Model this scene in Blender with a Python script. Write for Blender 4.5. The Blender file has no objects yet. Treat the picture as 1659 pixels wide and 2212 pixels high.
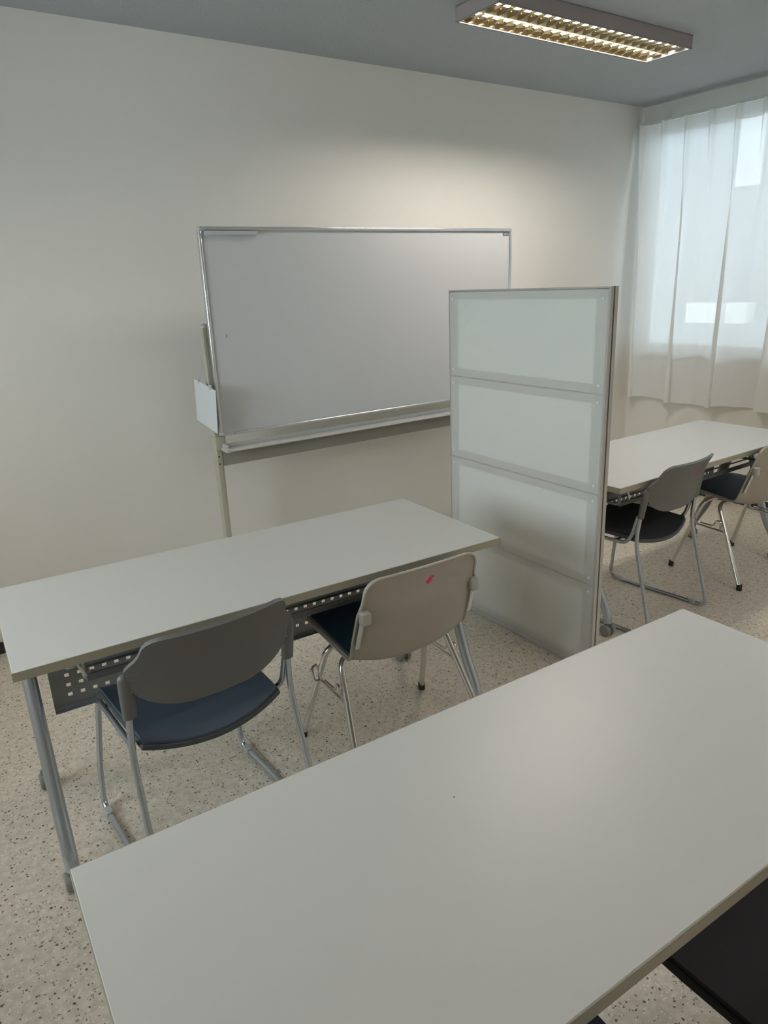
import bpy, math, random
from mathutils import Vector, Matrix
random.seed(7)
S = bpy.context.scene
COL = S.collection
PI = math.pi

# ------------------------------------------------------------------ camera
cam_d = bpy.data.cameras.new('camera')
cam_d.sensor_fit = 'VERTICAL'; cam_d.sensor_height = 24.0; cam_d.lens = 16.6365
cam_d.clip_start = 0.02
cam = bpy.data.objects.new('camera', cam_d); COL.objects.link(cam)
cR = Vector((0.81814173, -0.5735854, -0.04054503))
cU = Vector((0.2073971, 0.22858811, 0.95117502))
cF = Vector((0.53631199, 0.7866049, -0.30597742))
mw = Matrix((cR, cU, -cF)).transposed().to_4x4(); mw.translation = (0, 0, 1.5374)
cam.matrix_world = mw
S.camera = cam

# ------------------------------------------------------------------ world, exposure
SKY = 13.2
LAMP = [105.0, 64.0, 45.0, 110.0]      # tube strength: the visible ceiling light, then three added for brightness
EXPOSURE = -0.17
S.view_settings.view_transform = 'Standard'
S.view_settings.look = 'None'
S.view_settings.gamma = 1.0
S.view_settings.use_curve_mapping = False
S.view_settings.exposure = EXPOSURE
S.cycles.max_bounces = 12
S.cycles.diffuse_bounces = 8
S.cycles.transparent_max_bounces = 12
S.cycles.sample_clamp_indirect = 6.0
S.cycles.caustics_reflective = False
S.cycles.use_denoising = True
w = bpy.data.worlds.new('overcast_sky'); S.world = w; w.use_nodes = True
bg = w.node_tree.nodes['Background']
bg.inputs['Color'].default_value = (0.84, 0.93, 1.0, 1); bg.inputs['Strength'].default_value = SKY

# ------------------------------------------------------------------ room numbers
XL, XR, YB, YF, ZC = -1.7, 4.62, 3.41, -2.6, 2.605
WT = 0.15                                       # wall thickness at the window
WIN = (-1.2, 3.37, 0.985, 2.49)                 # window opening y0 y1 z0 z1

# window daylight: a sky portal in the opening
pd = bpy.data.lights.new('window_portal', 'AREA'); pd.shape = 'RECTANGLE'
pd.size = WIN[3] - WIN[2]; pd.size_y = WIN[1] - WIN[0]
pd.cycles.is_portal = True
po = bpy.data.objects.new('window_portal', pd); COL.objects.link(po)
po.location = (XR + WT + 0.02, (WIN[0] + WIN[1]) / 2, (WIN[2] + WIN[3]) / 2)
po.rotation_euler = (0, PI / 2, 0)              # faces -x, into the room

pd2 = bpy.data.lights.new('left_window_portal', 'AREA'); pd2.shape = 'RECTANGLE'
pd2.size = 1.15; pd2.size_y = 1.9; pd2.cycles.is_portal = True
po2 = bpy.data.objects.new('left_window_portal', pd2); COL.objects.link(po2)
po2.location = (XL - 0.14, 1.85, 1.575); po2.rotation_euler = (0, -PI / 2, 0)

# ------------------------------------------------------------------ materials
def mat(name, col, rough=0.5, metal=0.0, spec=0.5, bump=None, var=None, coat=0.0, sheen=0.0, **kw):
    m = bpy.data.materials.new(name); m.use_nodes = True
    nt = m.node_tree; b = nt.nodes['Principled BSDF']
    b.inputs['Base Color'].default_value = (*col, 1)
    b.inputs['Roughness'].default_value = rough
    b.inputs['Metallic'].default_value = metal
    b.inputs['Specular IOR Level'].default_value = spec
    b.inputs['Coat Weight'].default_value = coat
    b.inputs['Sheen Weight'].default_value = sheen
    tc = nt.nodes.new('ShaderNodeTexCoord')
    if var:                                     # (scale, amount) slight mottling of the paint
        n = nt.nodes.new('ShaderNodeTexNoise'); n.inputs['Scale'].default_value = var[0]; n.inputs['Detail'].default_value = 3
        r = nt.nodes.new('ShaderNodeMapRange')
        r.inputs['To Min'].default_value = 1 - var[1]; r.inputs['To Max'].default_value = 1 + var[1]
        mx = nt.nodes.new('ShaderNodeVectorMath'); mx.operation = 'SCALE'; mx.inputs[0].default_value = col
        nt.links.new(tc.outputs['Object'], n.inputs['Vector']); nt.links.new(n.outputs['Fac'], r.inputs['Value'])
        nt.links.new(r.outputs['Result'], mx.inputs['Scale']); nt.links.new(mx.outputs[0], b.inputs['Base Color'])
    if bump:                                    # (scale, strength, distance)
        n = nt.nodes.new('ShaderNodeTexNoise'); n.inputs['Scale'].default_value = bump[0]; n.inputs['Detail'].default_value = 2
        bp = nt.nodes.new('ShaderNodeBump'); bp.inputs['Strength'].default_value = bump[1]; bp.inputs['Distance'].default_value = bump[2]
        nt.links.new(tc.outputs['Object'], n.inputs['Vector']); nt.links.new(n.outputs['Fac'], bp.inputs['Height'])
        nt.links.new(bp.outputs[0], b.inputs['Normal'])
    return m

M = {}
M['wall'] = mat('wall_paint', (0.80, 0.78, 0.73), 0.75, spec=0.3, bump=(260, 0.12, 0.002))
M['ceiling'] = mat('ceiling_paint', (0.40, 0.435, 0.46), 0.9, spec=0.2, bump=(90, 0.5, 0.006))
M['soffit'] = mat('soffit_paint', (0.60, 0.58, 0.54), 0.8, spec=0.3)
M['base'] = mat('dark_vinyl_baseboard', (0.030, 0.026, 0.030), 0.5)
M['laminate'] = mat('white_laminate', (0.575, 0.572, 0.545), 0.36, spec=0.45, var=(2.5, 0.012), bump=(900, 0.05, 0.0006))
M['edge'] = mat('olive_beige_edge_band', (0.36, 0.335, 0.255), 0.5)
M['silver'] = mat('silver_lacquered_steel', (0.50, 0.54, 0.59), 0.26, metal=0.85)
M['grey_plate'] = mat('grey_painted_steel', (0.27, 0.285, 0.29), 0.45, metal=0.2)
M['dark_metal'] = mat('dark_grey_steel', (0.15, 0.15, 0.155), 0.45, metal=0.3)
M['chrome'] = mat('chrome', (0.75, 0.73, 0.70), 0.19, metal=1.0)
M['grey_plastic'] = mat('charcoal_grey_plastic', (0.135, 0.135, 0.128), 0.48, bump=(700, 0.15, 0.0006))
M['pan'] = mat('dark_seat_pan_plastic', (0.055, 0.06, 0.066), 0.5)
M['light_plastic'] = mat('light_grey_plastic', (0.42, 0.44, 0.44), 0.45)
M['caster'] = mat('grey_caster_plastic', (0.26, 0.27, 0.26), 0.5)
M['beige_shell'] = mat('warm_beige_plastic', (0.37, 0.335, 0.28), 0.45, var=(30, 0.03), bump=(500, 0.12, 0.0006))
M['beige_arm'] = mat('pale_beige_plastic', (0.42, 0.40, 0.345), 0.4)
M['blue_vinyl'] = mat('dark_blue_vinyl', (0.022, 0.050, 0.085), 0.55, bump=(600, 0.2, 0.0006))
M['slate_fabric'] = mat('slate_blue_fabric', (0.062, 0.080, 0.108), 0.8, bump=(1500, 0.4, 0.0008))
M['black_fabric'] = mat('black_fabric', (0.022, 0.022, 0.026), 0.85, bump=(1500, 0.4, 0.0008))
M['navy_fabric'] = mat('navy_fabric', (0.015, 0.022, 0.045), 0.85, bump=(1500, 0.4, 0.0008))
M['rubber'] = mat('black_rubber', (0.02, 0.018, 0.017), 0.6)
M['pink'] = mat('pink_red_mark', (0.70, 0.045, 0.14), 0.5)
M['board'] = mat('whiteboard_enamel', (0.58, 0.59, 0.60), 0.5, spec=0.25)
M['alu'] = mat('aluminium', (0.70, 0.71, 0.72), 0.28, metal=0.9)
M['alu_matt'] = mat('matt_aluminium', (0.47, 0.45, 0.42), 0.5, metal=0.15)
M['inner'] = mat('grey_beige_inner_frame', (0.38, 0.345, 0.29), 0.6)
M['light_rivet'] = mat('clear_white_rivet', (0.80, 0.80, 0.78), 0.3)
M['groove'] = mat('dark_gasket', (0.10, 0.09, 0.085), 0.6)
M['stand'] = mat('olive_beige_lacquer', (0.42, 0.40, 0.32), 0.45)
M['beam'] = mat('grey_olive_beam', (0.30, 0.29, 0.25), 0.5)
M['tray'] = mat('satin_aluminium_tray', (0.58, 0.575, 0.56), 0.4, metal=0.3)
M['pocket'] = mat('pale_grey_sheet_steel', (0.62, 0.65, 0.67), 0.4)
M['magnet'] = mat('pale_grey_magnet_bar', (0.50, 0.51, 0.55), 0.5)
M['corner'] = mat('grey_corner_plastic', (0.45, 0.45, 0.42), 0.5)
M['label'] = mat('dark_maker_label', (0.16, 0.16, 0.16), 0.4)
M['fixture'] = mat('painted_fixture_steel', (0.34, 0.30, 0.30), 0.5)
M['fixture_rim'] = mat('fixture_rim_white', (0.55, 0.57, 0.54), 0.4)
M['rim_grey'] = mat('fixture_rim_grey', (0.20, 0.21, 0.19), 0.6)
M['louver'] = mat('cream_reflector_louver', (0.50, 0.43, 0.29), 0.16, metal=1.0)
M['window_frame'] = mat('window_aluminium', (0.55, 0.56, 0.57), 0.4, metal=0.4)
M['facade'] = mat('pale_facade', (0.30, 0.33, 0.37), 0.9)
M['white_out'] = mat('white_render', (0.85, 0.85, 0.85), 0.9)
M['ground_out'] = mat('asphalt', (0.30, 0.31, 0.32), 0.9)

def emit(name, col, s):
    m = bpy.data.materials.new(name); m.use_nodes = True
    b = m.node_tree.nodes['Principled BSDF']
    b.inputs['Base Color'].default_value = (0.9, 0.9, 0.9, 1)
    b.inputs['Emission Color'].default_value = (*col, 1); b.inputs['Emission Strength'].default_value = s
    return m
M['tubes'] = [emit('fluorescent_tube', (1.0, 0.92, 0.83), q) for q in LAMP]

def sheer(name, col, transp, transl):
    m = bpy.data.materials.new(name); m.use_nodes = True
    nt = m.node_tree; nt.nodes.remove(nt.nodes['Principled BSDF'])
    out = nt.nodes['Material Output']
    d = nt.nodes.new('ShaderNodeBsdfDiffuse'); d.inputs['Color'].default_value = (*col, 1)
    t = nt.nodes.new('ShaderNodeBsdfTranslucent'); t.inputs['Color'].default_value = (*col, 1)
    p = nt.nodes.new('ShaderNodeBsdfTransparent'); p.inputs['Color'].default_value = (1, 1, 1, 1)
    m1 = nt.nodes.new('ShaderNodeMixShader'); m1.inputs[0].default_value = transl
    m2 = nt.nodes.new('ShaderNodeMixShader'); m2.inputs[0].default_value = transp
    nt.links.new(d.outputs[0], m1.inputs[1]); nt.links.new(t.outputs[0], m1.inputs[2])
    nt.links.new(m1.outputs[0], m2.inputs[1]); nt.links.new(p.outputs[0], m2.inputs[2])
    nt.links.new(m2.outputs[0], out.inputs['Surface'])
    # fine vertical weave: varies the openness of the cloth
    tc = nt.nodes.new('ShaderNodeTexCoord'); mp = nt.nodes.new('ShaderNodeMapping'); mp.inputs['Scale'].default_value = (1, 1, 0.02)
    n = nt.nodes.new('ShaderNodeTexNoise'); n.inputs['Scale'].default_value = 90; n.inputs['Detail'].default_value = 3
    r = nt.nodes.new('ShaderNodeMapRange'); r.inputs['To Min'].default_value = transp * 0.75; r.inputs['To Max'].default_value = transp * 1.25
    nt.links.new(tc.outputs['Object'], mp.inputs['Vector']); nt.links.new(mp.outputs[0], n.inputs['Vector'])
    nt.links.new(n.outputs['Fac'], r.inputs['Value']); nt.links.new(r.outputs['Result'], m2.inputs[0])
    return m
M['curtain'] = sheer('sheer_white_voile', (0.93, 0.94, 0.93), 0.05, 0.23)
M['curtain_band'] = sheer('sheer_voile_doubled_hem', (0.93, 0.92, 0.86), 0.20, 0.5)

def panel_mat():
    m = bpy.data.materials.new('opal_plastic_sheet'); m.use_nodes = True
    nt = m.node_tree; b = nt.nodes['Principled BSDF']; out = nt.nodes['Material Output']
    b.inputs['Base Color'].default_value = (0.93, 0.93, 0.90, 1); b.inputs['Roughness'].default_value = 0.38
    p = nt.nodes.new('ShaderNodeBsdfTransparent'); p.inputs['Color'].default_value = (0.98, 0.99, 0.98, 1)
    m2 = nt.nodes.new('ShaderNodeMixShader'); m2.inputs[0].default_value = 0.57
    nt.links.new(b.outputs[0], m2.inputs[1]); nt.links.new(p.outputs[0], m2.inputs[2])
    nt.links.new(m2.outputs[0], out.inputs['Surface'])
    return m
M['opal'] = panel_mat()

def floor_mat():
    m = bpy.data.materials.new('speckled_vinyl_floor'); m.use_nodes = True
    nt = m.node_tree; b = nt.nodes['Principled BSDF']; L = nt.links
    tc = nt.nodes.new('ShaderNodeTexCoord')
    b.inputs['Roughness'].default_value = 0.38; b.inputs['Specular IOR Level'].default_value = 0.4
    # mottled cream ground
    n = nt.nodes.new('ShaderNodeTexNoise'); n.inputs['Scale'].default_value = 45; n.inputs['Detail'].default_value = 4
    L.new(tc.outputs['Object'], n.inputs['Vector'])
    cr = nt.nodes.new('ShaderNodeValToRGB')
    cr.color_ramp.elements[0].position = 0.35; cr.color_ramp.elements[0].color = (0.60, 0.53, 0.43, 1)
    cr.color_ramp.elements[1].position = 0.68; cr.color_ramp.elements[1].color = (0.74, 0.67, 0.57, 1)
    L.new(n.outputs['Fac'], cr.inputs['Fac'])
    # warp so that the chips are ragged
    nw = nt.nodes.new('ShaderNodeTexNoise'); nw.inputs['Scale'].default_value = 160
    va = nt.nodes.new('ShaderNodeVectorMath'); va.operation = 'MULTIPLY_ADD'
    va.inputs[1].default_value = (0.006, 0.006, 0.006)
    L.new(tc.outputs['Object'], nw.inputs['Vector']); L.new(nw.outputs['Color'], va.inputs[0]); L.new(tc.outputs['Object'], va.inputs[2])
    prev = cr.outputs['Color']
    def chips(scale, size, keep, col, prev):
        v = nt.nodes.new('ShaderNodeTexVoronoi'); v.inputs['Scale'].default_value = scale
        L.new(va.outputs[0], v.inputs['Vector'])
        sep = nt.nodes.new('ShaderNodeSeparateColor'); L.new(v.outputs['Color'], sep.inputs[0])
        pick = nt.nodes.new('ShaderNodeMath'); pick.operation = 'GREATER_THAN'; pick.inputs[1].default_value = 1 - keep
        L.new(sep.outputs[0], pick.inputs[0])
        rad = nt.nodes.new('ShaderNodeMath'); rad.operation = 'MULTIPLY'; rad.inputs[1].default_value = size
        L.new(sep.outputs[1], rad.inputs[0])
        near = nt.nodes.new('ShaderNodeMath'); near.operation = 'LESS_THAN'
        L.new(v.outputs['Distance'], near.inputs[0]); L.new(rad.outputs[0], near.inputs[1])
        mul = nt.nodes.new('ShaderNodeMath'); mul.operation = 'MULTIPLY'
        L.new(pick.outputs[0], mul.inputs[0]); L.new(near.outputs[0], mul.inputs[1])
        mx = nt.nodes.new('ShaderNodeMix'); mx.data_type = 'RGBA'
        L.new(mul.outputs[0], mx.inputs[0]); L.new(prev, mx.inputs[6]); mx.inputs[7].default_value = (*col, 1)
        return mx.outputs[2]
    prev = chips(150, 0.52, 0.45, (0.80, 0.76, 0.68), prev)
    prev = chips(120, 0.50, 0.20, (0.33, 0.27, 0.20), prev)
    prev = chips(95, 0.42, 0.20, (0.12, 0.105, 0.09), prev)
    prev = chips(170, 0.5, 0.12, (0.15, 0.13, 0.11), prev)
    # welded seams between the sheets
    sx = nt.nodes.new('ShaderNodeSeparateXYZ'); L.new(tc.outputs['Object'], sx.inputs[0])
    md = nt.nodes.new('ShaderNodeMath'); md.operation = 'PINGPONG'; md.inputs[1].default_value = 0.915
    ad = nt.nodes.new('ShaderNodeMath'); ad.operation = 'ADD'; ad.inputs[1].default_value = 1.03
    L.new(sx.outputs[0], ad.inputs[0]); L.new(ad.outputs[0], md.inputs[0])
    lt = nt.nodes.new('ShaderNodeMath'); lt.operation = 'LESS_THAN'; lt.inputs[1].default_value = 0.0012
    L.new(md.outputs[0], lt.inputs[0])
    mx = nt.nodes.new('ShaderNodeMix'); mx.data_type = 'RGBA'
    L.new(lt.outputs[0], mx.inputs[0]); L.new(prev, mx.inputs[6]); mx.inputs[7].default_value = (0.25, 0.22, 0.17, 1)
    L.new(mx.outputs[2], b.inputs['Base Color'])
    return m
M['floor'] = floor_mat()

def glass_mat():
    m = bpy.data.materials.new('window_glass'); m.use_nodes = True
    nt = m.node_tree; nt.nodes.remove(nt.nodes['Principled BSDF'])
    g = nt.nodes.new('ShaderNodeBsdfGlossy'); g.inputs['Roughness'].default_value = 0.0
    p = nt.nodes.new('ShaderNodeBsdfTransparent'); p.inputs['Color'].default_value = (0.93, 0.96, 0.95, 1)
    f = nt.nodes.new('ShaderNodeFresnel'); mx = nt.nodes.new('ShaderNodeMixShader')
    nt.links.new(f.outputs[0], mx.inputs[0]); nt.links.new(p.outputs[0], mx.inputs[1]); nt.links.new(g.outputs[0], mx.inputs[2])
    nt.links.new(mx.outputs[0], nt.nodes['Material Output'].inputs['Surface'])
    return m
M['glass'] = glass_mat()

# ------------------------------------------------------------------ mesh helpers
class MB:
    def __init__(s): s.v = []; s.f = []
    def add(s, vs, fs):
        o = len(s.v); s.v += [tuple(p) for p in vs]; s.f += [tuple(i + o for i in f) for f in fs]; return s
    def box(s, x0, x1, y0, y1, z0, z1, T=None):
        vs = [Vector(p) for p in ((x0,y0,z0),(x1,y0,z0),(x1,y1,z0),(x0,y1,z0),(x0,y0,z1),(x1,y0,z1),(x1,y1,z1),(x0,y1,z1))]
        if T: vs = [T @ p for p in vs]
        return s.add(vs, [(3,2,1,0),(4,5,6,7),(0,1,5,4),(1,2,6,5),(2,3,7,6),(3,0,4,7)])
    def rbox(s, x0, x1, y0, y1, z0, z1, r, T=None, n=3):
        """box with rounded vertical edges and softened top/bottom, axis z"""
        ring = []
        for cx, cy, a0 in ((x1-r,y1-r,0),(x0+r,y1-r,90),(x0+r,y0+r,180),(x1-r,y0+r,270)):
            for k in range(n + 1):
                a = math.radians(a0 + 90 * k / n); ring.append((cx, cy, math.cos(a), math.sin(a)))
        e = min(r, (z1 - z0) / 2) * 0.5
        vs = []; N = len(ring)
        for z, rr in ((z0, r - e), (z0 + e, r), (z1 - e, r), (z1, r - e)):
            for cx, cy, c, q in ring:
                p = Vector((cx + rr * c, cy + rr * q, z)); vs.append(T @ p if T else p)
        fs = [tuple(range(N - 1, -1, -1)), tuple(range(3 * N, 4 * N))]
        for j in range(3):
            for i in range(N):
                k = (i + 1) % N; fs.append((j*N+i, j*N+k, (j+1)*N+k, (j+1)*N+i))
        return s.add(vs, fs)
    def tube(s, pts, r, n=12, caps=True, flat=None):
        """sweep; r a number or list; flat=(sx, sy) squashes the section"""
        pts = [Vector(p) for p in pts]; N = len(pts)
        rs = r if isinstance(r, (list, tuple)) else [r] * N
        tang = []
        for i in range(N):
            a = pts[max(i - 1, 0)]; b = pts[min(i + 1, N - 1)]; tang.append((b - a).normalized())
        up = Vector((1, 0, 0)) if abs(tang[0].x) < 0.9 else Vector((0, 0, 1))
        nrm = (up - tang[0] * up.dot(tang[0])).normalized(); vs = []
        for i in range(N):
            nrm = (nrm - tang[i] * nrm.dot(tang[i])).normalized(); bi = tang[i].cross(nrm)
            for k in range(n):
                a = 2 * PI * k / n; fx, fy = flat or (1, 1)
                vs.append(pts[i] + (nrm * math.cos(a) * fx + bi * math.sin(a) * fy) * rs[i])
        fs = []
        for i in range(N - 1):
            for k in range(n):
                l = (k + 1) % n; fs.append((i*n+k, i*n+l, (i+1)*n+l, (i+1)*n+k))
        if caps: fs += [tuple(range(n - 1, -1, -1)), tuple(range((N-1)*n, N*n))]
        return s.add(vs, fs)
    def lathe(s, prof, T, n=20):
        """prof [(r, h)] around local z, closed with caps"""
        vs = []; m = len(prof)
        for r, h in prof:
            for k in range(n):
                a = 2*PI*k/n; vs.append(T @ Vector((r*math.cos(a), r*math.sin(a), h)))
        fs = [(i*n+k, i*n+(k+1)%n, (i+1)*n+(k+1)%n, (i+1)*n+k) for i in range(m-1) for k in range(n)]
        fs += [tuple(range(n-1, -1, -1)), tuple(range((m-1)*n, m*n))]
        return s.add(vs, fs)
    def grid(s, rows, closed=False):
        nr = len(rows); nc = len(rows[0]); fs = []
        for i in range(nr - 1):
            for j in range(nc - 1): fs.append((i*nc+j, i*nc+j+1, (i+1)*nc+j+1, (i+1)*nc+j))
        return s.add([p for r in rows for p in r], fs)
    def slab(s, rows, off):
        """grid with thickness: off(point, normal) -> second skin, closed rim"""
        nr = len(rows); nc = len(rows[0])
        P = [[Vector(p) for p in r] for r in rows]
        nm = [[None]*nc for _ in range(nr)]
        for i in range(nr):
            for j in range(nc):
                a = P[min(i+1, nr-1)][j] - P[max(i-1, 0)][j]; b = P[i][min(j+1, nc-1)] - P[i][max(j-1, 0)]
                c = b.cross(a); nm[i][j] = c.normalized() if c.length > 1e-12 else Vector((0, 1, 0))
        top = [P[i][j] for i in range(nr) for j in range(nc)]
        bot = [P[i][j] + nm[i][j] * (off(i, j) if callable(off) else off) for i in range(nr) for j in range(nc)]
        fs = []; K = nr * nc
        for i in range(nr - 1):
            for j in range(nc - 1):
                q = (i*nc+j, i*nc+j+1, (i+1)*nc+j+1, (i+1)*nc+j)
                fs.append(q); fs.append(tuple(K + x for x in reversed(q)))
        rim = [j for j in range(nc)] + [i*nc+nc-1 for i in range(1, nr)] + [(nr-1)*nc+j for j in range(nc-2, -1, -1)] + [i*nc for i in range(nr-2, 0, -1)]
        for a, b in zip(rim, rim[1:] + rim[:1]): fs.append((b, a, K + a, K + b))
        return s.add(top + bot, fs)
    def build(s, name, m, parent=None, smooth=True, bevel=0, sub=0, angle=40, label=None, **props):
        me = bpy.data.meshes.new(name); me.from_pydata(s.v, [], s.f); me.validate(); me.update()
        o = bpy.data.objects.new(name, me); COL.objects.link(o); me.materials.append(m)
        import bmesh
        bm = bmesh.new(); bm.from_mesh(me); bmesh.ops.remove_doubles(bm, verts=bm.verts, dist=1e-6)
        bmesh.ops.recalc_face_normals(bm, faces=bm.faces)
        if smooth:
            for f in bm.faces: f.smooth = True
            lim = math.radians(angle)
            for e in bm.edges:
                if len(e.link_faces) == 2 and e.calc_face_angle(0) > lim: e.smooth = False
        bm.to_mesh(me); bm.free()
        if bevel:
            b = o.modifiers.new('bevel', 'BEVEL'); b.width = bevel; b.segments = 2; b.limit_method = 'ANGLE'; b.angle_limit = math.radians(40)
        if sub:
            b = o.modifiers.new('sub', 'SUBSURF'); b.levels = sub; b.render_levels = sub
        if parent: o.parent = parent
        if label: o['label'] = label
        for k, v in props.items(): o[k] = v
        return o

def fillet(pts, r=0.04, n=6):
    """round the inner corners of a polyline"""
    pts = [Vector(p) for p in pts]; out = [pts[0]]
    for i in range(1, len(pts) - 1):
        rr = r[i-1] if isinstance(r, (list, tuple)) else r
        a, b, c = pts[i-1], pts[i], pts[i+1]
        da = (a - b); dc = (c - b); k = min(rr, da.length * 0.49, dc.length * 0.49)
        p0 = b + da.normalized() * k; p2 = b + dc.normalized() * k
        for j in range(n + 1):
            t = j / n; out.append(p0*(1-t)**2 + b*2*t*(1-t) + p2*t*t)
    out.append(pts[-1]); return out

def interp(tab, x):
    if x <= tab[0][0]: return tab[0][1]
    for (a, u), (b, v) in zip(tab, tab[1:]):
        if x <= b:
            t = (x - a) / (b - a); return u + (v - u) * t
    return tab[-1][1]

def smooth_path(pts, n=8):
    P = [Vector(p) for p in pts]; P = [P[0]*2 - P[1]] + P + [P[-1]*2 - P[-2]]; out = []
    for i in range(1, len(P) - 2):
        for k in range(n):
            t = k / n
            out.append(0.5*((2*P[i]) + (P[i+1]-P[i-1])*t + (2*P[i-1]-5*P[i]+4*P[i+1]-P[i+2])*t*t + (3*P[i]-P[i-1]-3*P[i+1]+P[i+2])*t**3))
    out.append(P[-2]); return out

def thing(name, label, cat, loc=(0, 0, 0), rz=0.0, group=None):
    o = bpy.data.objects.new(name, None); COL.objects.link(o)
    o.location = loc; o.rotation_euler = (0, 0, rz); o.empty_display_size = 0.1
    o['label'] = label; o['category'] = cat
    if group: o['group'] = group
    return o

def dup(root, loc, rz, label=None):
    def rec(o, par):
        c = o.copy(); COL.objects.link(c)
        if par: c.parent = par
        for ch in o.children: rec(ch, c)
        return c
    r = rec(root, None); r.location = loc; r.rotation_euler = (0, 0, rz)
    if label: r['label'] = label
    return r

def struct(mb, name, m, parent=None, label=None, **k):
    o = mb.build(name, m, parent, smooth=False, label=label, **k)
    if not parent: o['kind'] = 'structure'
    return o

# ------------------------------------------------------------------ room shell
T = 0.12
struct(MB().box(XL - T, XR + WT, YF - T, YB + T, -0.12, 0), 'floor', M['floor'], label='beige floor with dark and white speckles')
struct(MB().box(XL - T, XR + WT, YF - T, YB + T, ZC, ZC + 0.15), 'ceiling', M['ceiling'], label='blue-grey textured ceiling')
struct(MB().box(XL - T, XR + WT, YB, YB + T, 0, ZC), 'wall_back', M['wall'], label='plain off-white wall behind the whiteboard')
LW = (0.95, 2.75, 1.0, 2.15)                     # second window, in the left wall outside the picture
wl = MB(); wl.box(XL - T, XL, YF, YB, 0, LW[2]); wl.box(XL - T, XL, YF, YB, LW[3], ZC); wl.box(XL - T, XL, YF, LW[0], LW[2], LW[3]); wl.box(XL - T, XL, LW[1], YB, LW[2], LW[3])
struct(wl, 'wall_left', M['wall'], label='off-white wall at the left')
lf = MB(); a_, b_, c_, d_ = LW
for q in ((a_, b_, c_, c_ + .04), (a_, b_, d_ - .04, d_), (a_, a_ + .04, c_, d_), (b_ - .04, b_, c_, d_), ((a_+b_)/2 - .03, (a_+b_)/2 + .03, c_, d_)): lf.box(XL - 0.09, XL - 0.03, *q)
w2 = struct(lf, 'window_2', M['window_frame'], label='plain window in the left wall')
MB().box(XL - 0.062, XL - 0.058, a_ + .04, b_ - .04, c_ + .04, d_ - .04).build('pane', M['glass'], w2, smooth=False)
struct(MB().box(XL - T, XR + WT, YF - T, YF, 0, ZC), 'wall_front', M['wall'], label='off-white wall behind the viewer')
y0, y1, z0, z1 = WIN
wr = MB(); wr.box(XR, XR + WT, YF, YB, 0, z0); wr.box(XR, XR + WT, YF, y0, z0, z1); wr.box(XR, XR + WT, y1, YB, z0, z1)
struct(wr, 'wall_right', M['wall'], label='wall below and beside the curtained window')
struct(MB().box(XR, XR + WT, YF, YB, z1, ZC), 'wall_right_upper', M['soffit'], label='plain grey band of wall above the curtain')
struct(MB().box(XL, XR - 0.008, YB - 0.008, YB, 0, 0.055), 'baseboard_back', M['base'], label='dark baseboard along the back wall')
struct(MB().box(XR - 0.008, XR, YF, YB - 0.008, 0, 0.055), 'baseboard_right', M['base'], label='dark baseboard under the window')
struct(MB().box(XL, XL + 0.008, YF, YB - 0.008, 0, 0.055), 'baseboard_left', M['base'], label='dark baseboard along the left wall')
# window: frame, sliding sashes, sill
wf = MB(); xf = XR + 0.07
for a, b, c, d in ((y0, y1, z0, z0 + 0.02), (y0, y1, z1 - 0.02, z1), (y0, y0 + 0.02, z0, z1), (y1 - 0.02, y1, z0, z1)):
    wf.box(xf, xf + 0.07, a, b, c, d)
win = struct(wf, 'window_1', M['window_frame'], label='wide aluminium sliding window behind the sheer curtains')
ns = 4; wd = (y1 - y0 - 0.04) / ns
for i in range(ns):
    a = y0 + 0.02 + i * wd; b = a + wd; x = xf + (0.015 if i % 2 else 0.035)
    sm = MB()
    for (p, q, r_, t_) in ((a, b, z0+0.02, z0+0.055), (a, b, z1-0.045, z1-0.02), (a, a+0.03, z0+0.02, z1-0.02), (b-0.03, b, z0+0.02, z1-0.02)):
        sm.box(x, x + 0.018, p, q, r_, t_)
    sash = sm.build('window_sash', M['window_frame'], win, smooth=False)
    MB().box(x + 0.007, x + 0.011, a + 0.03, b - 0.03, z0 + 0.055, z1 - 0.045).build('pane', M['glass'], sash, smooth=False)
MB().box(XR - 0.012, XR + 0.12, y0 - 0.02, y1 + 0.02, z0 - 0.02, z0 + 0.004).build('window_sill', M['window_frame'], win, smooth=False, bevel=0.002)

# what lies outside the window, seen dimly through the cloth
g = MB().box(7, 60, -40, 60, -3.2, -3.0)
o = g.build('ground_outside', M['ground_out'], smooth=False); o['kind'] = 'structure'; o['label'] = 'grey ground outside the window'
nb = thing('neighbouring_building', 'pale building seen dimly through the sheer curtain', 'building', (13, 0, -3))
MB().box(0, 8, -14, 5.9, 0, 7.4).build('facade', M['facade'], nb, smooth=False)
MB().box(0, 8, 5.9, 22, 0, 8.6).build('facade', M['facade'], nb, smooth=False)
MB().box(-3.0, 0, 4.6, 7.6, 0, 3.80).build('annex', M['facade'], nb, smooth=False, label='low annex')
for a_, b_ in ((5.95, 6.42), (5.50, 5.80)): MB().box(-3.03, -2.8, a_, b_, 3.80, 4.08).build('bright_block', M['white_out'], nb, smooth=False, label='white block in place of a bright patch outside')  # white blocks added to imitate the bright patches beyond the window
MB().box(-0.05, 0.02, 7.15, 7.6, 5.9, 7.1).build('bright_strip', M['white_out'], nb, smooth=False, label='white panel in place of a bright strip outside')  # white panel added to imitate a brighter strip in the view

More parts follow.
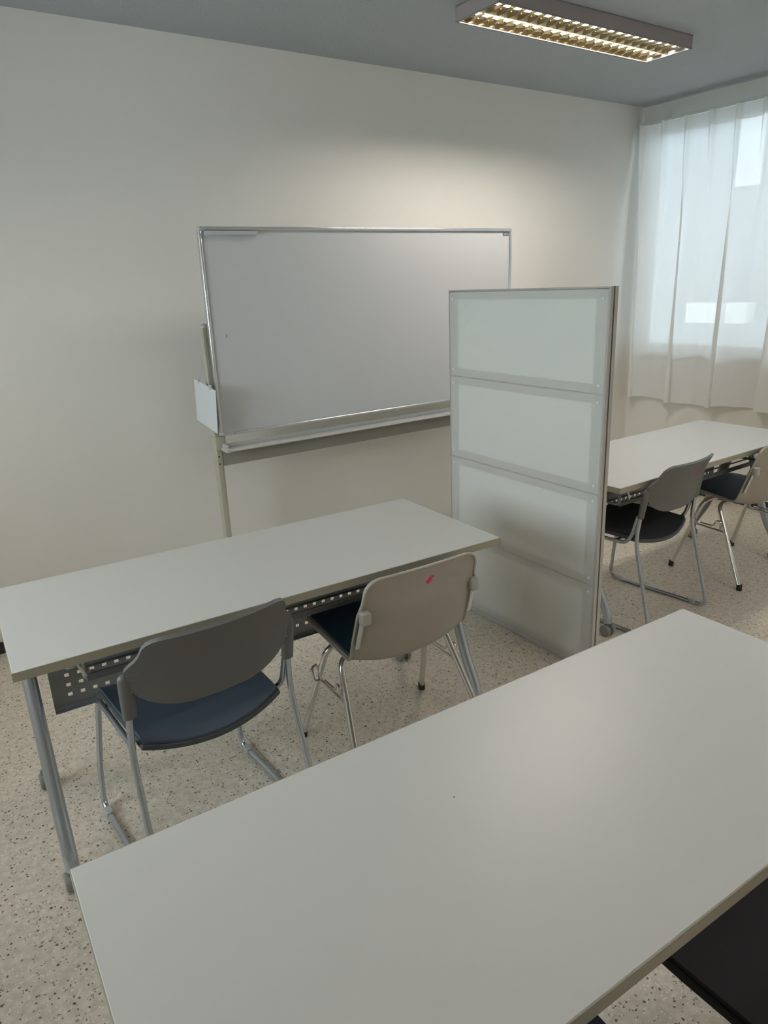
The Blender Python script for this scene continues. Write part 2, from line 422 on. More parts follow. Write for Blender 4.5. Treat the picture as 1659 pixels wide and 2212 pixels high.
# ------------------------------------------------------------------ curtains
def curtain(ya, yb, label, seed):
    """pinch-pleated sheer hanging from ya (far) to yb (near)"""
    rnd = random.Random(seed)
    ztop, zbot = 2.476, 0.655
    root = thing('sheer_curtain', label, 'curtain', (XR - 0.065, ya, zbot), 0, 'sheer curtains at the window')
    pitch = 0.168; off0 = 0.035
    def pos(u, z, extra=0.0):
        # u metres along the rail (0..L), z above the hem
        h = (ztop - zbot); t = 1 - z / h                # 0 top, 1 bottom
        ph = 2 * PI * (u - off0) / pitch
        c = math.cos(ph)
        pinch = max(0.0, c) ** 12                        # narrow pleats at the heading
        lo = math.sin(ph / 2 + 0.9 + 0.7 * math.sin(u * 2.3 + seed) * t)
        s1 = min(1.0, max(0.0, (t - 0.02) / 0.35)); s1 = s1 * s1 * (3 - 2 * s1)
        w1 = 0.5 + 0.5 * c
        x = -(0.042 * pinch * (1 - s1) + 0.022 * (w1 ** 2) * (1 - s1 * 0.55) + 0.040 * lo * s1 * (0.6 + 0.6 * t))
        dy = 0.056 * s1 * (0.45 + 0.55 * t) * math.cos(ph / 2 + 0.9 + 0.4) - 0.016 * math.sin(ph) * s1
        x += 0.005 * math.sin(ph * 1.7 + 6 * t + seed) * s1
        drift = 0.03 * math.sin(u * 3.1 + seed * 2.0) * t * t
        zz = z + 0.010 * math.sin(u * 7 + seed) * t * t
        return Vector((x + extra, -(u + dy + drift), zz))
    L = ya - yb; nu = int(L / 0.007); nz = 44
    rows = [[pos(L * i / nu, (ztop - zbot) * k / nz) for i in range(nu + 1)] for k in range(nz + 1)]
    MB().grid(rows).build('cloth', M['curtain'], root, angle=180)
    H = ztop - zbot
    rows = [[pos(L * i / nu, 0.0 + 0.068 * k / 3, 0.004) for i in range(nu + 1)] for k in range(4)]
    MB().grid(rows).build('hem', M['curtain_band'], root, angle=180)
    rows = [[pos(L * i / nu, H - 0.085 + 0.085 * k / 3, 0.004) for i in range(nu + 1)] for k in range(4)]
    MB().grid(rows).build('heading_tape', M['curtain_band'], root, angle=180)
    return root
curtain(3.385, 1.10, 'sheer white pleated curtain over the window in the far right corner', 1.0)
curtain(1.08, -1.35, 'sheer white pleated curtain over the nearer end of the window', 2.3)
rl = thing('curtain_rail', 'slim white curtain rail under the grey band of wall', 'curtain rail', (XR - 0.065, 1.0, 2.487))
MB().box(-0.012, 0.012, -2.45, 2.40, -0.008, 0.010).build('rail', M['fixture_rim'], rl, bevel=0.002)
for yy in (-2.2, -1.1, 0.0, 1.1, 2.2):
    MB().box(-0.008, 0.065, yy - 0.012, yy + 0.012, 0.008, 0.014).build('bracket', M['fixture_rim'], rl)

# ------------------------------------------------------------------ ceiling light
lx0, lx1, ly0, ly1, lz = 2.225, 3.490, 2.335, 2.588, 2.550
lt = thing('ceiling_light', 'rectangular twin-tube ceiling light with cream louvre, switched on', 'ceiling light', ((lx0+lx1)/2, (ly0+ly1)/2, lz))
hx, hy, hz = (lx1-lx0)/2, (ly1-ly0)/2, ZC - lz
hb = MB(); t = 0.003
hb.box(-hx, hx, -hy, -hy+t, 0, hz); hb.box(-hx, hx, hy-t, hy, 0, hz); hb.box(-hx, -hx+t, -hy, hy, 0, hz); hb.box(hx-t, hx, -hy, hy, 0, hz); hb.box(-hx, hx, -hy, hy, hz-0.004, hz)
hb.build('housing', M['fixture'], lt, smooth=False)
rm = MB(); t = 0.009
rm.box(-hx-.001, hx+.001, -hy-.001, -hy+t, -0.003, 0); rm.box(-hx-.001, hx+.001, hy-t, hy+.001, -0.003, 0); rm.box(-hx-.001, -hx+t, -hy, hy, -0.003, 0); rm.box(hx-t, hx+.001, -hy, hy, -0.003, 0)
rm.build('rim', M['rim_grey'], lt, smooth=False)
ch = (hy - 0.009)                                # each channel is about this wide
lv = MB(); nb_ = 20
for yc in (-hy/2 + 0.002, hy/2 - 0.002):
    hw = ch / 2 - 0.001
    for s in (-1, 1):                             # curved side reflectors of the channel
        rows = []
        for k in range(7):
            a = k / 6; yy = yc + s * (hw - 0.030 * a ** 1.8); zz = 0.001 + (0.046 if s * yc > 0 else 0.024) * a
            rows.append([(-hx + 0.01 + (2*hx - 0.02)*q_/12, yy, zz) for q_ in range(13)])
        lv.grid(rows)
    for k in range(nb_ + 1):
        x = -hx + 0.055 + (2*hx - 0.11) * k / nb_
        # blade with a dipped top edge, slightly wedge shaped
        top = []; bot = []
        for j in range(9):
            q = -1 + 2 * j / 8; yy = yc + q * hw
            top.append((yy, 0.025 - 0.014 * (1 - q * q))); bot.append((yy, 0.001))
        for dx in (-0.0022, 0.0022):
            pass
        rows = [[(x - 0.0006, a, b) for a, b in bot], [(x - 0.0030, a, b) for a, b in top], [(x + 0.0030, a, b) for a, b in top], [(x + 0.0006, a, b) for a, b in bot]]
        lv.grid(rows)
lv.build('louver', M['louver'], lt, smooth=False)
for yc in (-hy/2, hy/2):
    MB().tube([(-hx + 0.03, yc, 0.031), (hx - 0.03, yc, 0.031)], 0.0145, 14).build('fluorescent_tube', M['tubes'][0], lt)
    for e_ in (-1, 1):
        x_ = e_ * (hx - 0.018); MB().box(x_ - 0.012, x_ + 0.012, yc - 0.02, yc + 0.02, 0.010, 0.05).build('lamp_holder', M['fixture_rim'], lt, smooth=False)

lt['group'] = 'twin-tube ceiling lights'
for i, (x_, y_, lab) in enumerate(((-0.85, 1.95, 'unseen twin-tube fill light added over the left end of the room, outside the picture'),
                                   (1.30, -1.1, 'unseen twin-tube fill light added in the middle of the room behind the viewer, outside the picture'),
                                   (2.86, -0.9, 'unseen twin-tube fill light added near the window behind the viewer, outside the picture'))):
    l_ = dup(lt, (x_, y_, lz), 0, lab)  # unseen copies of the lamp, added to brighten the room
    for c_ in l_.children:
        if c_.name.startswith('fluorescent_tube'):
            c_.data = c_.data.copy(); c_.data.materials[0] = M['tubes'][i + 1]

# ------------------------------------------------------------------ folding table
DL, DD, DH = 1.5057, 0.60, 0.70
def make_table(label, loc, rz):
    """origin: front-left corner on the floor; x along the long side, y to the back"""
    r = thing('folding_table', label, 'table', loc, rz, 'folding tables with perforated front panels')
    MB().box(0.0015, DL - 0.0015, 0.0015, DD - 0.0015, DH - 0.024, DH).build('tabletop', M['laminate'], r, bevel=0.0015, label='pale grey-white laminate top')
    e = MB(); t = 0.0015
    e.box(0, DL, 0, t, DH - 0.025, DH - 0.001); e.box(0, DL, DD - t, DD, DH - 0.025, DH - 0.001)
    e.box(0, t, t, DD - t, DH - 0.025, DH - 0.001); e.box(DL - t, DL, t, DD - t, DH - 0.025, DH - 0.001)
    e.build('edge_band', M['edge'], r, smooth=False, label='olive-beige edge band')
    for sx, xc in ((1, 0.040), (-1, DL - 0.060)):
        # bracket under the top that the two legs hang from
        b = MB(); b.rbox(xc - 0.030, xc + 0.030, 0.14, 0.46, DH - 0.060, DH - 0.0255, 0.008)
        b.build('top_bracket', M['silver'], r)
        for back in (0, 1):
            f = (lambda y: DD - y) if back else (lambda y: y)
            prof = [(0.270, 0.668), (0.252, 0.60), (0.215, 0.48), (0.170, 0.34), (0.122, 0.22), (0.078, 0.14), (0.056, 0.095), (0.050, 0.055)]
            path = smooth_path([(xc, f(a), b_) for a, b_ in prof], 6)
            m = MB()
            if back:                              # flat-sided rear leg
                n = len(path)
                m.tube(path, [0.031 - 0.010 * i / (n - 1) for i in range(n)], 16, flat=(0.55, 1.0))
            else:
                m.tube(path, 0.0188, 18)
            leg = m.build('leg', M['grey_plate'] if back else M['silver'], r, label='flat grey rear leg' if back else 'round silver front leg')
            c = MB(); yc = f(0.050); zc = 0.027
            for dx in (-0.017, 0.017):
                Tm = Matrix.Translation((xc + dx, yc, zc)) @ Matrix.Rotation(PI/2, 4, 'Y')
                c.lathe([(0.010, -0.0095), (0.023, -0.0095), (0.0265, -0.006), (0.0265, 0.006), (0.023, 0.0095), (0.010, 0.0095)], Tm)
            c.build('caster', M['caster'], leg)
            h = MB(); h.tube([(xc, yc, 0.052), (xc, yc, 0.064)], 0.019, 14); h.tube([(xc-0.0165, yc, zc), (xc+0.0165, yc, zc)], 0.008, 10)
            h.box(xc - 0.006, xc + 0.006, yc - 0.020, yc + 0.020, 0.018, 0.056)
            h.build('caster_fork', M['dark_metal'], leg, bevel=0.002)
    # perforated modesty panel (real square holes), bent forward at foot
    px0, px1, py = 0.095, DL - 0.095, 0.430
    hole = (0.013, 0.011); pitch = 0.0368; zr = (0.438, 0.405, 0.372); zt, zb = 0.645, 0.336
    xs = [px0]; nx = int((px1 - px0 - 0.03) / pitch); st = px0 + (px1 - px0 - (nx - 1) * pitch) / 2
    for i in range(nx): xs += [st + i*pitch - hole[0]/2, st + i*pitch + hole[0]/2]
    xs.append(px1)
    zs = [zb]
    for z in sorted(zr): zs += [z - hole[1]/2, z + hole[1]/2]
    zs.append(zt)
    pm = MB(); vs = []; fs = []
    for z in zs:
        for x in xs: vs.append((x, py, z))
    w_ = len(xs)
    for j in range(len(zs) - 1):
        for i in range(w_ - 1):
            if j % 2 == 1 and i % 2 == 1: continue
            fs.append((j*w_+i, j*w_+i+1, (j+1)*w_+i+1, (j+1)*w_+i))
    pm.add(vs, fs)
    pm.grid([[(px0, py, zb), (px1, py, zb)], [(px0, py - 0.006, zb - 0.008), (px1, py - 0.006, zb - 0.008)], [(px0, py - 0.022, zb - 0.008), (px1, py - 0.022, zb - 0.008)]])
    pm.grid([[(px0, py, zt), (px1, py, zt)], [(px0, py, DH - 0.03), (px1, py, DH - 0.03)]])
    p = pm.build('modesty_panel', M['grey_plate'], r, smooth=False, label='grey front panel with rows of square holes')
    so = p.modifiers.new('solid', 'SOLIDIFY'); so.thickness = 0.0012
    # book shelf rails under the top
    s = MB(); s.box(0.17, DL - 0.17, 0.125, 0.135, 0.556, 0.576); s.build('shelf_rail', M['dark_metal'], r, smooth=False, bevel=0.002)
    for yy in (0.20, 0.27, 0.34): MB().tube([(0.17, yy, 0.563), (DL - 0.17, yy, 0.563)], 0.004, 8).build('shelf_wire', M['dark_metal'], r)
    for xx in (0.17, DL - 0.17):
        b = MB(); b.tube(fillet([(xx, 0.128, 0.66), (xx, 0.128, 0.565), (xx, 0.37, 0.560), (xx, 0.37, 0.66)], 0.02), 0.0065, 10)
        b.build('shelf_hanger', M['grey_plate'], r)
    # fold release levers near each end
    for sx, xx in ((1, 0.135), (-1, DL - 0.135)):
        l = MB(); l.rbox(xx - 0.016, xx + 0.016, 0.08, 0.16, 0.628, 0.674, 0.008); l.build('fold_lever', M['silver'], r)
        l = MB(); l.tube(fillet([(xx + sx*0.012, 0.082, 0.665), (xx + sx*0.016, 0.070, 0.640), (xx + sx*0.028, 0.072, 0.605), (xx + sx*0.05, 0.10, 0.598)], 0.01), 0.0045, 8)
        l.build('lever_spring', M['alu'], r)
    return r

# ------------------------------------------------------------------ chair with charcoal plastic back and sled frame
def outline_rows(out, yfun, nc=17):
    """out: [(z, halfwidth)] bottom to top -> rows of points"""
    rows = []
    for z, hw in out:
        rows.append([Vector((hw * (-1 + 2*j/(nc-1)), 0, z)) for j in range(nc)])
    return [[Vector((p.x, yfun(p.x, p.z), p.z)) for p in r] for r in rows]

def grey_back(x, z):
    t = max(0.0, z - 0.60)
    return -0.213 - 0.10 * (z - 0.526) - 1.5 * t * t - 0.048 * (1 - (x / 0.232) ** 2)

def make_grey_chair(label, loc, rz, seat_mat, seat_label, frame_m, wide=1.0):
    r = thing('stacking_chair', label, 'chair', loc, rz, 'charcoal sled-base stacking chairs')
    # seat pan: rear edge bowed, front rolled down, dished
    nx, ny = 17, 15
    def sp(u, v, dz=0.0, k=1.0):
        x = 0.207 * wide * u * k * (1 - 0.03 * max(0, -v))
        yy = 0.195 * v * k
        if v < 0: yy -= 0.040 * (1 - u*u) * (-v)
        z = 0.440 - 0.016 * (1 - u*u) * (1 - 0.4*v) + dz
        if v > 0.6: z -= 0.030 * ((v - 0.6) / 0.4) ** 2
        if v < -0.5: z -= 0.010 * ((-v - 0.5) / 0.5) * (1 - 0.5*u*u)
        return Vector((x, yy, z))
    rows = [[sp(-1 + 2*j/(nx-1), -1 + 2*i/(ny-1)) for j in range(nx)] for i in range(ny)]
    MB().slab(rows, -0.017).build('seat_pan', M['pan'], r, bevel=0.003)
    rows = [[sp(-1 + 2*j/(nx-1), -1 + 2*i/(ny-1), 0.0010, 0.985) for j in range(nx)] for i in range(ny)]
    MB().slab(rows, lambda i, j: 0.006 if 0 < i < ny-1 and 0 < j < nx-1 else 0.008).build('seat_pad', seat_mat, r, label=seat_label)
    # backrest
    out = [(0.550, 0.045), (0.552, 0.085), (0.558, 0.12), (0.568, 0.15), (0.583, 0.178), (0.602, 0.20), (0.624, 0.213), (0.648, 0.223), (0.670, 0.228),
           (0.686, 0.227), (0.700, 0.217), (0.712, 0.205), (0.726, 0.197), (0.740, 0.193), (0.752, 0.190), (0.762, 0.183), (0.769, 0.172), (0.773, 0.155)]
    yb = grey_back
    rows = outline_rows(out, yb, 21)
    MB().slab(rows, 0.011).build('backrest', M['grey_plastic'], r, bevel=0.002, angle=60)
    for s in (-1, 1):
        for zz in (0.618, 0.636, 0.654, 0.671):
            pts = [(s * (0.226 - 0.052 * k/5), yb(s * (0.226 - 0.052*k/5), zz) - 0.0105, zz + 0.003 * math.sin(k + zz*90)) for k in range(6)]
            MB().tube(pts, [0.0028, 0.0028, 0.0024, 0.002, 0.0015, 0.0005], 8).build('backrest_rib', M['grey_plastic'], r)
        sl = MB()
        pth = [(s*0.2240, -0.2370, 0.668), (s*0.2243, -0.2330, 0.645), (s*0.2245, -0.2265, 0.600), (s*0.2245, -0.2180, 0.540)]
        sl.tube(smooth_path(pth, 4), [0.013, 0.018, 0.0205, 0.021, 0.021, 0.0205, 0.0205, 0.020, 0.020, 0.0195, 0.019, 0.0185, 0.018], 14, flat=(1.0, 0.62))
        sl.build('back_sleeve', M['grey_plastic'], r)
        f = MB()
        f.tube(fillet([(s*0.2245, -0.219, 0.56), (s*0.231, -0.205, 0.43), (s*0.242, -0.318, 0.009), (s*0.239, 0.214, 0.009), (s*0.234, 0.198, 0.15), (s*0.211, 0.160, 0.404), (s*0.211, -0.140, 0.404), (s*0.222, -0.178, 0.445), (s*0.2235, -0.206, 0.545)],
                      [0.06, 0.05, 0.05, 0.03, 0.035, 0.04, 0.03], 6), 0.0088, 12)
        fr = f.build('side_frame', frame_m, r)
        for gx, gy in ((s*0.2395, 0.165), (s*0.2415, -0.245)):
            MB().rbox(gx - 0.012, gx + 0.012, gy - 0.017, gy + 0.017, 0.0, 0.023, 0.006).build('glide', M['light_plastic'], fr)
    for yy in (0.11, -0.09): MB().tube([(-0.211, yy, 0.402), (0.211, yy, 0.402)], 0.008, 10).build('cross_bar', frame_m, r)
    return r

def paint_mark(parent, pts, yfun, name='red_mark', label='small pink-red paint mark'):
    m = MB(); rows = []
    for (x, z, w_) in pts:
        rows.append([(x - w_, yfun(x - w_, z), z), (x + w_, yfun(x + w_, z), z)])
    m.slab(rows, 0.0006); return m.build(name, M['pink'], parent, smooth=False, label=label)

# ------------------------------------------------------------------ chair with beige shell and chrome legs
SHELL = [(0.250, 0.415), (0.242, 0.430), (0.205, 0.440), (0.10, 0.438), (0.0, 0.433), (-0.07, 0.430), (-0.095, 0.433), (-0.108, 0.444), (-0.117, 0.465), (-0.134, 0.51), (-0.160, 0.59), (-0.182, 0.66), (-0.194, 0.702), (-0.199, 0.722)]
def make_shell_chair(label, loc, rz):
    r = thing('shell_chair', label, 'chair', loc, rz, 'beige shell chairs with chrome legs')
    prof = smooth_path([(0, a, b) for a, b in SHELL], 4); N = len(prof)
    arc = [0.0]
    for a, b in zip(prof, prof[1:]): arc.append(arc[-1] + (b - a).length)
    A = arc[-1]; cor = 0.050
    def hw(s):
        w_ = interp([(0, 0.200), (0.15, 0.212), (0.34, 0.222), (0.45, 0.226), (0.55, 0.222), (A - 0.08, 0.211), (A, 0.206)], s)
        for d, cr_ in ((s, 0.05), (A - s, 0.045)):
            if d < cr_: w_ -= cr_ - math.sqrt(max(0, cr_**2 - (cr_ - d)**2))
        return w_
    def bulge(s): return interp([(0, 0.002), (0.12, 0.012), (0.28, 0.030), (0.36, 0.044), (0.46, 0.046), (0.56, 0.038), (A - 0.06, 0.016), (A, 0.004)], s)
    nrm = []
    for i in range(N):
        t = (prof[min(i+1, N-1)] - prof[max(i-1, 0)]).normalized(); nrm.append(Vector((0, t.z, -t.y)) * -1 if False else Vector((0, t.z, -t.y)))
    # outward normal = away from the sitter: below the seat, behind the back
    for i in range(N):
        want = Vector((0, -1, -1)) 
        if nrm[i].dot(want) < 0: nrm[i] = -nrm[i]
    def surf(i, u, off=0.0, k=1.0):
        s = arc[i]; w_ = hw(s) * k; n = nrm[i]
        return Vector((w_ * u, prof[i].y, prof[i].z)) + n * (bulge(s) * (1 - abs(u)**2.2) + off)
    nc = 25; us = [-1 + 2*j/(nc-1) for j in range(nc)]
    idx = list(range(N))
    rows = [[surf(i, u) for u in us] for i in idx]
    MB().slab(rows, -0.009).build('shell', M['beige_shell'], r, angle=60)
    rim = [surf(i, 1, 0.001) for i in idx] ; rim2 = [surf(i, -1, 0.001) for i in reversed(idx)]
    top = [surf(N-1, u, 0.001) for u in reversed(us[1:-1])]; bot = [surf(0, u, 0.001) for u in us[1:-1]]
    loop = rim + top + rim2 + bot; loop.append(loop[0])
    MB().tube(loop, 0.0048, 8).build('shell_rim', M['beige_arm'], r, label='paler rolled rim')
    # pads on the sitter's side
    def pad(i0, i1, nm):
        ii = list(range(i0, i1 + 1)); n_ = len(ii)
        rr = []
        for a, i in enumerate(ii):
            k = 0.90; e = min(a, n_ - 1 - a); sh = [0.80, 0.88, 0.92, 0.93][min(e, 3)]
            rr.append([surf(i, u * sh, -0.012 - 0.010 * min(1, e/2) * (1 - abs(u)**8)) for u in us])
        MB().slab(rr, 0.010).build(nm, M['blue_vinyl'], r, angle=60, label='dark blue vinyl pad')
    i_bend = min(range(N), key=lambda i: abs(prof[i].y + 0.075))
    pad(3, i_bend, 'seat_pad'); pad(i_bend + 6, N - 4, 'back_pad')
    for s in (-1, 1):
        # side bracket: moulded lug with a steel strip running down beside the shell
        ib = [i for i in idx if 0.49 < prof[i].z < 0.62]
        strip = [surf(i, s * 0.955, 0.012) for i in ib]
        MB().tube(strip, 0.009, 8, flat=(1.0, 0.5)).build('steel_strip', M['alu'], r)
        p = surf(ib[-1], s * 0.93, 0.012)
        lug = MB(); lug.rbox(p.x - 0.017, p.x + 0.017, p.y - 0.014, p.y + 0.016, p.z - 0.022, p.z + 0.022, 0.010)
        lug.build('bracket_lug', M['beige_arm'], r)
        q = surf(ib[0], s * 0.955, 0.016)
        leg_tops = ((0.082, 0.205), (-0.002, -0.205))
        for ty, fy in leg_tops:
            l = MB(); l.tube(fillet([(s*0.10, ty, 0.392), (s*0.205, ty, 0.394), (s*0.262, fy, 0.012)], [0.07], 10), 0.0110, 14)
            leg = l.build('leg', M['chrome'], r)
            MB().tube([(s*0.2605, fy*0.99, 0.030), (s*0.262, fy, 0.0)], 0.0135, 12).build('foot_cap', M['rubber'], leg)
        # linking bars with ganging hooks between front and rear leg
        def on(ty, fy, z):
            t_ = (0.402 - z) / 0.390; return Vector((s*(0.205 + 0.057*t_), ty + (fy - ty)*t_, z))
        a = on(0.082, 0.205, 0.265); b = on(-0.002, -0.205, 0.262)
        lk = MB(); lk.tube([a, b], 0.0055, 8)
        lk.build('link_bar', M['chrome'], r)
        out_ = Vector((s*0.022, 0, 0))
        hk = MB(); hk.tube(fillet([a + Vector((0, -0.02, 0)) , a + out_ + Vector((0, -0.015, 0.0)), a + out_ + Vector((0, 0.0, 0.045)), a + Vector((s*0.004, 0.0, 0.052)), a + Vector((s*0.002, -0.03, 0.004))], 0.016), 0.004, 8)
        hk.build('ganging_hook', M['chrome'], r)
        m_ = b + Vector((0, 0.045, 0.004)); hk = MB()
        hk.tube(fillet([a + Vector((0, -0.05, 0.012)), m_ + Vector((0, 0.03, 0.012)), m_ + Vector((s*0.006, 0.012, 0.048)), m_ + Vector((s*0.012, -0.02, 0.052)), m_ + Vector((0, -0.012, -0.002))], 0.016), 0.0045, 8)
        hk.build('ganging_hook', M['chrome'], r)
    for yy in (0.082, -0.002): MB().tube([(-0.12, yy, 0.392), (0.12, yy, 0.392)], 0.0105, 10).build('under_seat_bar', M['chrome'], r)
    def yback(x, z):
        i = min(idx, key=lambda i: abs(prof[i].z - z) + (1 if prof[i].y > -0.1 else 0))
        u = x / hw(arc[i]); p = surf(i, u); return p.y - 0.0008
    return r, yback

# ------------------------------------------------------------------ place furniture
tb = make_table('white folding table in the foreground with empty top, nearest the viewer', (0.0517, 0.4122, 0), -0.0389)
dup(tb, (0.0991, 1.7293, 0), -0.0514, 'white folding table in front of the whiteboard, left of the partition')
dup(tb, (2.3699, 1.7525, 0), -0.0051, 'white folding table beyond the partition near the window')

MB().lathe([(0.0018, 0), (0.0015, 0.0003)], Matrix.Translation((0.580, 0.383, DH)), 10).build('ink_dot', M['label'], tb, label='tiny dark ink dot')

c1 = make_grey_chair('charcoal chair with slate blue seat at the left end of the middle table', (0.537, 1.857, 0), math.radians(2.7), M['slate_fabric'], 'slate blue upholstered seat', M['silver'])
c3 = dup(c1, (2.725, 1.982, 0), math.radians(4), 'charcoal chair with black seat and red mark beyond the partition')
for ch_ in c3.children:
    if ch_.name.startswith('seat_pad'):
        ch_.data = ch_.data.copy(); ch_.data.materials[0] = M['black_fabric']; ch_['label'] = 'black upholstered seat'
c5 = make_grey_chair('black-seated chair pushed deep under the near right part of the foreground table', (1.110, 0.45, 0), math.radians(-3), M['black_fabric'], 'wide black upholstered seat', M['silver'], 1.165)
for ch_ in c5.children:
    if ch_.name.startswith('seat_pan'): ch_.data.materials[0] = M['black_fabric']
c6 = make_grey_chair('dark blue seated chair whose seat corner just shows below the foreground table', (0.458, 0.45, 0), math.radians(-3), M['navy_fabric'], 'wide dark blue upholstered seat', M['silver'], 1.165)
yb0 = lambda x, z: grey_back(x, z) - 0.0125
paint_mark(c3, [(0.070, 0.684, 0.004), (0.070, 0.690, 0.009), (0.070, 0.698, 0.011), (0.071, 0.704, 0.006), (0.072, 0.710, 0.003)], yb0, 'red_sticker', 'small red sticker on the back')
c2, yback = make_shell_chair('beige shell chair with blue pad and chrome legs at the middle table', (1.222, 1.778, 0), math.radians(-2))
c4 = dup(c2, (3.567, 1.873, 0), math.radians(-5), 'beige shell chair with blue pad beyond the partition at the right edge')
paint_mark(c2, [(0.012, 0.661, 0.004), (0.014, 0.666, 0.009), (0.018, 0.671, 0.011), (0.020, 0.676, 0.007), (0.027, 0.681, 0.009), (0.029, 0.685, 0.003)], yback)

# ------------------------------------------------------------------ partition screen
pa = -1.6051
ps = thing('partition_screen', 'tall white translucent partition screen with four stacked panels in an aluminium frame', 'partition', (2.1392, 2.5254, 0), pa)
PW, PH, PT = 0.8937, 1.498, 0.040
# local x along the screen towards the viewer, local y: towards the window; viewer side is y<0
zd = [0.020, 0.380, 0.752, 1.126, 1.490]
fm = MB(); fw = 0.052
hf = 0.0140
fm.box(0.002, fw, -hf, hf, 0.02, PH - 0.004); fm.box(PW - fw - 0.012, PW - 0.012, -hf, hf, 0.02, PH - 0.004)
fm.box(0.002, PW - 0.012, -hf, hf, PH - 0.040, PH - 0.004); fm.box(0.002, PW - 0.012, -hf, hf, 0.014, 0.05)
for z in zd[1:-1]: fm.box(0.002, PW - 0.012, -hf, hf, z - 0.036, z + 0.034)
MB().box(0.01, PW - 0.02, -0.0125, 0.0125, 0.03, PH - 0.02).build('brightening_board', M['white_out'], ps, smooth=False, label='white board added behind the plastic sheets to brighten them')  # white board added inside so the panel middles come out brighter
fm.build('inner_frame', M['inner'], ps, smooth=False)
for side in (-1, 1):
    for i in range(4):
        m = MB(); y_ = side * 0.0150; lap = 0.0025 * (1 if i else 0)
        m.box(0.0, PW - 0.010, min(y_, y_ + side*0.002), max(y_, y_ + side*0.002), zd[i] + 0.0015, zd[i+1] - 0.0015)
        pn = m.build('panel', M['opal'], ps, smooth=False)
        for x in (0.020, PW - 0.035):
            for z in (zd[i] + 0.030, zd[i+1] - 0.030):
                rv = MB(); rv.lathe([(0.0065, 0), (0.005, 0.002), (0.002, 0.003)], Matrix.Translation((x, y_ + side*0.0018, z)) @ Matrix.Rotation(-side*PI/2, 4, 'X'), 10)
                rv.build('rivet', M['light_rivet'], pn)
    for z in zd[1:-1]:
        j = MB(); j.box(0.0, PW - 0.010, min(side*0.0140, side*0.0176), max(side*0.0140, side*0.0176), z - 0.0026, z + 0.0016)
        j.build('joint_strip', M['alu_matt'], ps, smooth=False)
for a_, b_ in ((-0.020, -0.0035), (0.0035, 0.020)): MB().box(PW - 0.010, PW, a_, b_, 0.0, PH).build('end_profile', M['alu_matt'], ps, smooth=False, bevel=0.001)
MB().box(PW - 0.010, PW - 0.005, -0.0035, 0.0035, 0.0, PH).build('gasket', M['groove'], ps, smooth=False, label='dark gasket groove')
tp = MB(); tp.box(0, PW - 0.010, -0.018, 0.018, PH - 0.006, PH); tp.box(-0.004, 0.0, -0.018, 0.018, 0.0, PH); tp.build('top_cap', M['alu_matt'], ps, smooth=False)
MB().box(0.0, PW - 0.010, -0.020, 0.020, 0.0, 0.020).build('base_rail', M['tray'], ps, smooth=False, bevel=0.002)

# ------------------------------------------------------------------ whiteboard on stand
wbx, wby, wa = 1.209, 3.078, -0.020
wb = thing('whiteboard', 'large blank whiteboard with aluminium frame on an olive-beige wheeled stand', 'whiteboard', (wbx, wby, 0), wa)
BW, BH, BZ = 1.80, 0.90, 0.899
MB().box(0.006, BW - 0.006, 0.004, 0.020, BZ + 0.006, BZ + BH - 0.006).build('board', M['board'], wb, smooth=False)
for nm, (a, b, c, d) in {'l': (0, 0.014, BZ + .01, BZ + BH - .01), 'r': (BW - 0.014, BW, BZ + .01, BZ + BH - .01), 't': (0.01, BW - .01, BZ + BH - 0.016, BZ + BH), 'b': (0.01, BW - .01, BZ, BZ + 0.012)}.items():
    MB().box(a, b, -0.004, 0.024, c, d).build('frame_rail', M['alu'], wb, bevel=0.004)
for x in (0.0, BW - 0.02):
    for z in (BZ, BZ + BH - 0.02):
        MB().box(x - 0.001, x + 0.021, -0.006, 0.026, z - 0.001, z + 0.021).build('frame_corner', M['corner'], wb, bevel=0.008)
MB().box(0.028, 0.268, -0.014, 0.004, BZ + BH - 0.036, BZ + BH - 0.018).build('magnet_bar', M['magnet'], wb, bevel=0.003)
pl = MB().box(BW - 0.062, BW - 0.020, 0.0015, 0.004, BZ + BH - 0.037, BZ + BH - 0.019).build('maker_plate', M['label'], wb, smooth=False, label='small dark plate')
MB().box(BW - 0.056, BW - 0.026, 0.0005, 0.0015, BZ + BH - 0.031, BZ + BH - 0.026).build('plate_lettering', M['alu'], pl, smooth=False)
MB().box(0.078, 0.081, 0.003, 0.004, 1.335, 1.352).build('scuff', M['label'], wb, smooth=False, label='small dark scuff mark')
MB().box(0.06, 0.075, -0.006, -0.003, BZ + 0.002, BZ + 0.008).build('frame_catch', M['corner'], wb, smooth=False)
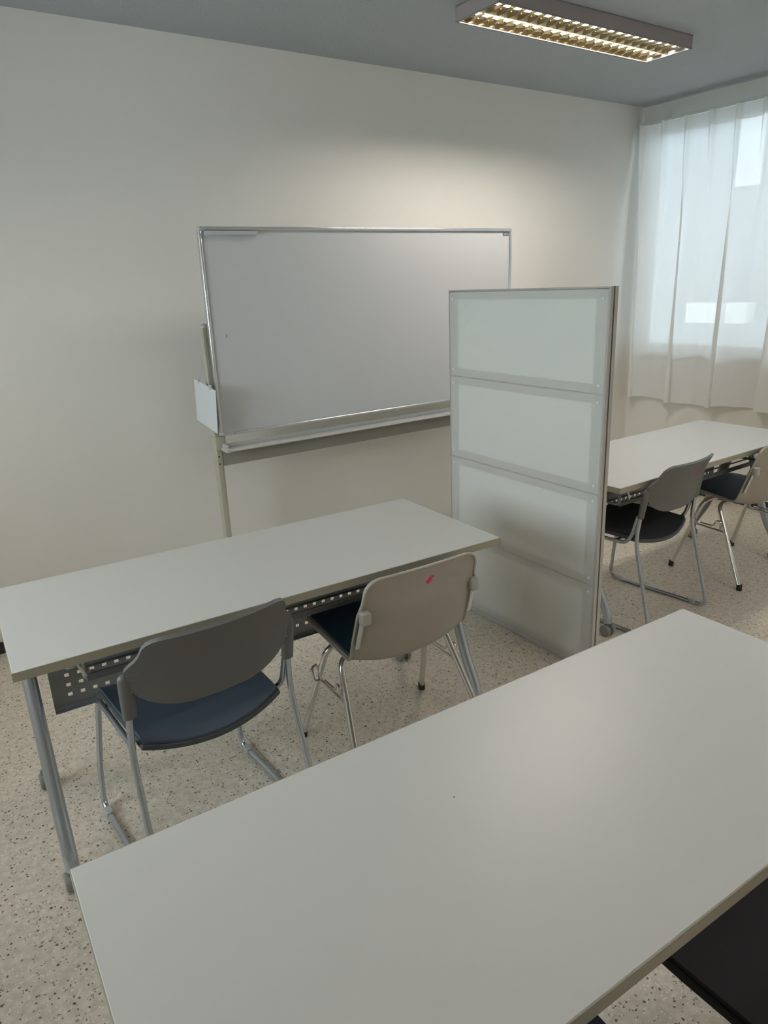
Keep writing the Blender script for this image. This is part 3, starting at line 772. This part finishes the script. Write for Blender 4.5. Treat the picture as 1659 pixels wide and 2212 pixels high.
for x in (-0.005, BW - 0.015):
    st_ = MB()
    st_.rbox(x - 0.014, x + 0.016, 0.028, 0.072, 0.10, 0.905, 0.005)
    post = st_.build('post', M['stand'], wb, label='olive-beige stand post')
    up = MB(); up.rbox(x - 0.015, x + 0.020, 0.034, 0.068, 0.90, 1.385, 0.007); up.build('upper_post', M['stand'], wb)
    cp = MB(); cp.lathe([(0.020, 0), (0.020, 0.006), (0.014, 0.014), (0.004, 0.018)], Matrix.Translation((x + 0.003, 0.05, 1.383)), 14); cp.build('post_cap', M['corner'], wb)
    cl = MB(); cl.rbox(x - 0.018, x + 0.034, 0.018, 0.078, 0.830, 0.895, 0.006); cl.build('clamp_block', M['stand'], wb)
    kn = MB(); kn.tube([(x + 0.022, 0.018, 0.852), (x + 0.030, -0.020, 0.842)], [0.011, 0.008], 12); kn.build('clamp_knob', M['corner'], wb)
    for z in (0.80, 0.765):
        hl = MB(); hl.lathe([(0.004, 0), (0.004, 0.001)], Matrix.Translation((x - 0.004, 0.0275, z)) @ Matrix.Rotation(PI/2, 4, 'X'), 10)
        hl.build('screw_hole', M['rubber'], post)
    ft = MB(); ft.box(x - 0.02, x + 0.02, -0.22, 0.26, 0.075, 0.11); ft.build('foot', M['stand'], wb, bevel=0.004)
    for yy in (-0.19, 0.23):
        cs = MB(); cs.lathe([(0.012, -0.012), (0.030, -0.012), (0.032, 0), (0.030, 0.012), (0.012, 0.012)], Matrix.Translation((x, yy, 0.032)) @ Matrix.Rotation(PI/2, 4, 'Y'), 18)
        cs.box(x - 0.015, x - 0.012, yy - 0.02, yy + 0.02, 0.03, 0.076); cs.box(x + 0.012, x + 0.015, yy - 0.02, yy + 0.02, 0.03, 0.076); cs.box(x - 0.015, x + 0.015, yy - 0.02, yy + 0.02, 0.068, 0.076)
        cs.build('caster', M['rubber'], wb)
MB().box(0.012, BW - 0.03, 0.030, 0.056, 0.752, 0.824).build('cross_beam', M['beam'], wb, bevel=0.002, label='grey-olive beam below the tray')
tr = MB(); rows = [[(x, y, z) for x in (0.014, BW - 0.034)] for y, z in ((0.030, 0.856), (0.028, 0.838), (-0.035, 0.834), (-0.040, 0.842), (-0.044, 0.842), (-0.046, 0.832), (-0.040, 0.827), (0.030, 0.829))]
tr.grid(rows).build('pen_tray', M['tray'], wb, angle=30)
for x in (0.004, BW - 0.04): MB().box(x, x + 0.022, -0.049, 0.030, 0.825, 0.845).build('tray_end', M['corner'], wb, bevel=0.005)
# sheet-metal pocket hung on wires at the left end of the board
pk = thing('hanging_holder', 'pale grey sheet-metal holder hung on the left side of the whiteboard', 'holder', (1.168, 3.19, 0.94), wa)
m = MB()
p4 = [(0, -0.225, 0.185), (0, 0.035, 0.215), (0, 0.060, 0.020), (0, -0.190, -0.010)]
m.add([(x + dx, y, z) for dx in (0.0, 0.0025) for (x, y, z) in p4], [(0,1,2,3), (7,6,5,4), (0,4,5,1), (1,5,6,2), (2,6,7,3), (3,7,4,0)])
m.build('plate', M['pocket'], pk, smooth=False)
for q in ([(0.001, -0.020, 0.205), (0.012, -0.045, 0.265), (0.016, -0.050, 0.330)], [(0.001, -0.150, 0.190), (0.012, -0.120, 0.27), (0.018, -0.085, 0.42)]):
    MB().tube(q, 0.0015, 6).build('hanging_wire', M['alu'], pk)
MB().box(-0.002, 0.006, -0.172, -0.148, 0.182, 0.205).build('clip', M['corner'], pk, bevel=0.001)
MB().box(-0.002, 0.005, -0.028, -0.014, 0.200, 0.214).build('clip', M['corner'], pk, bevel=0.001)
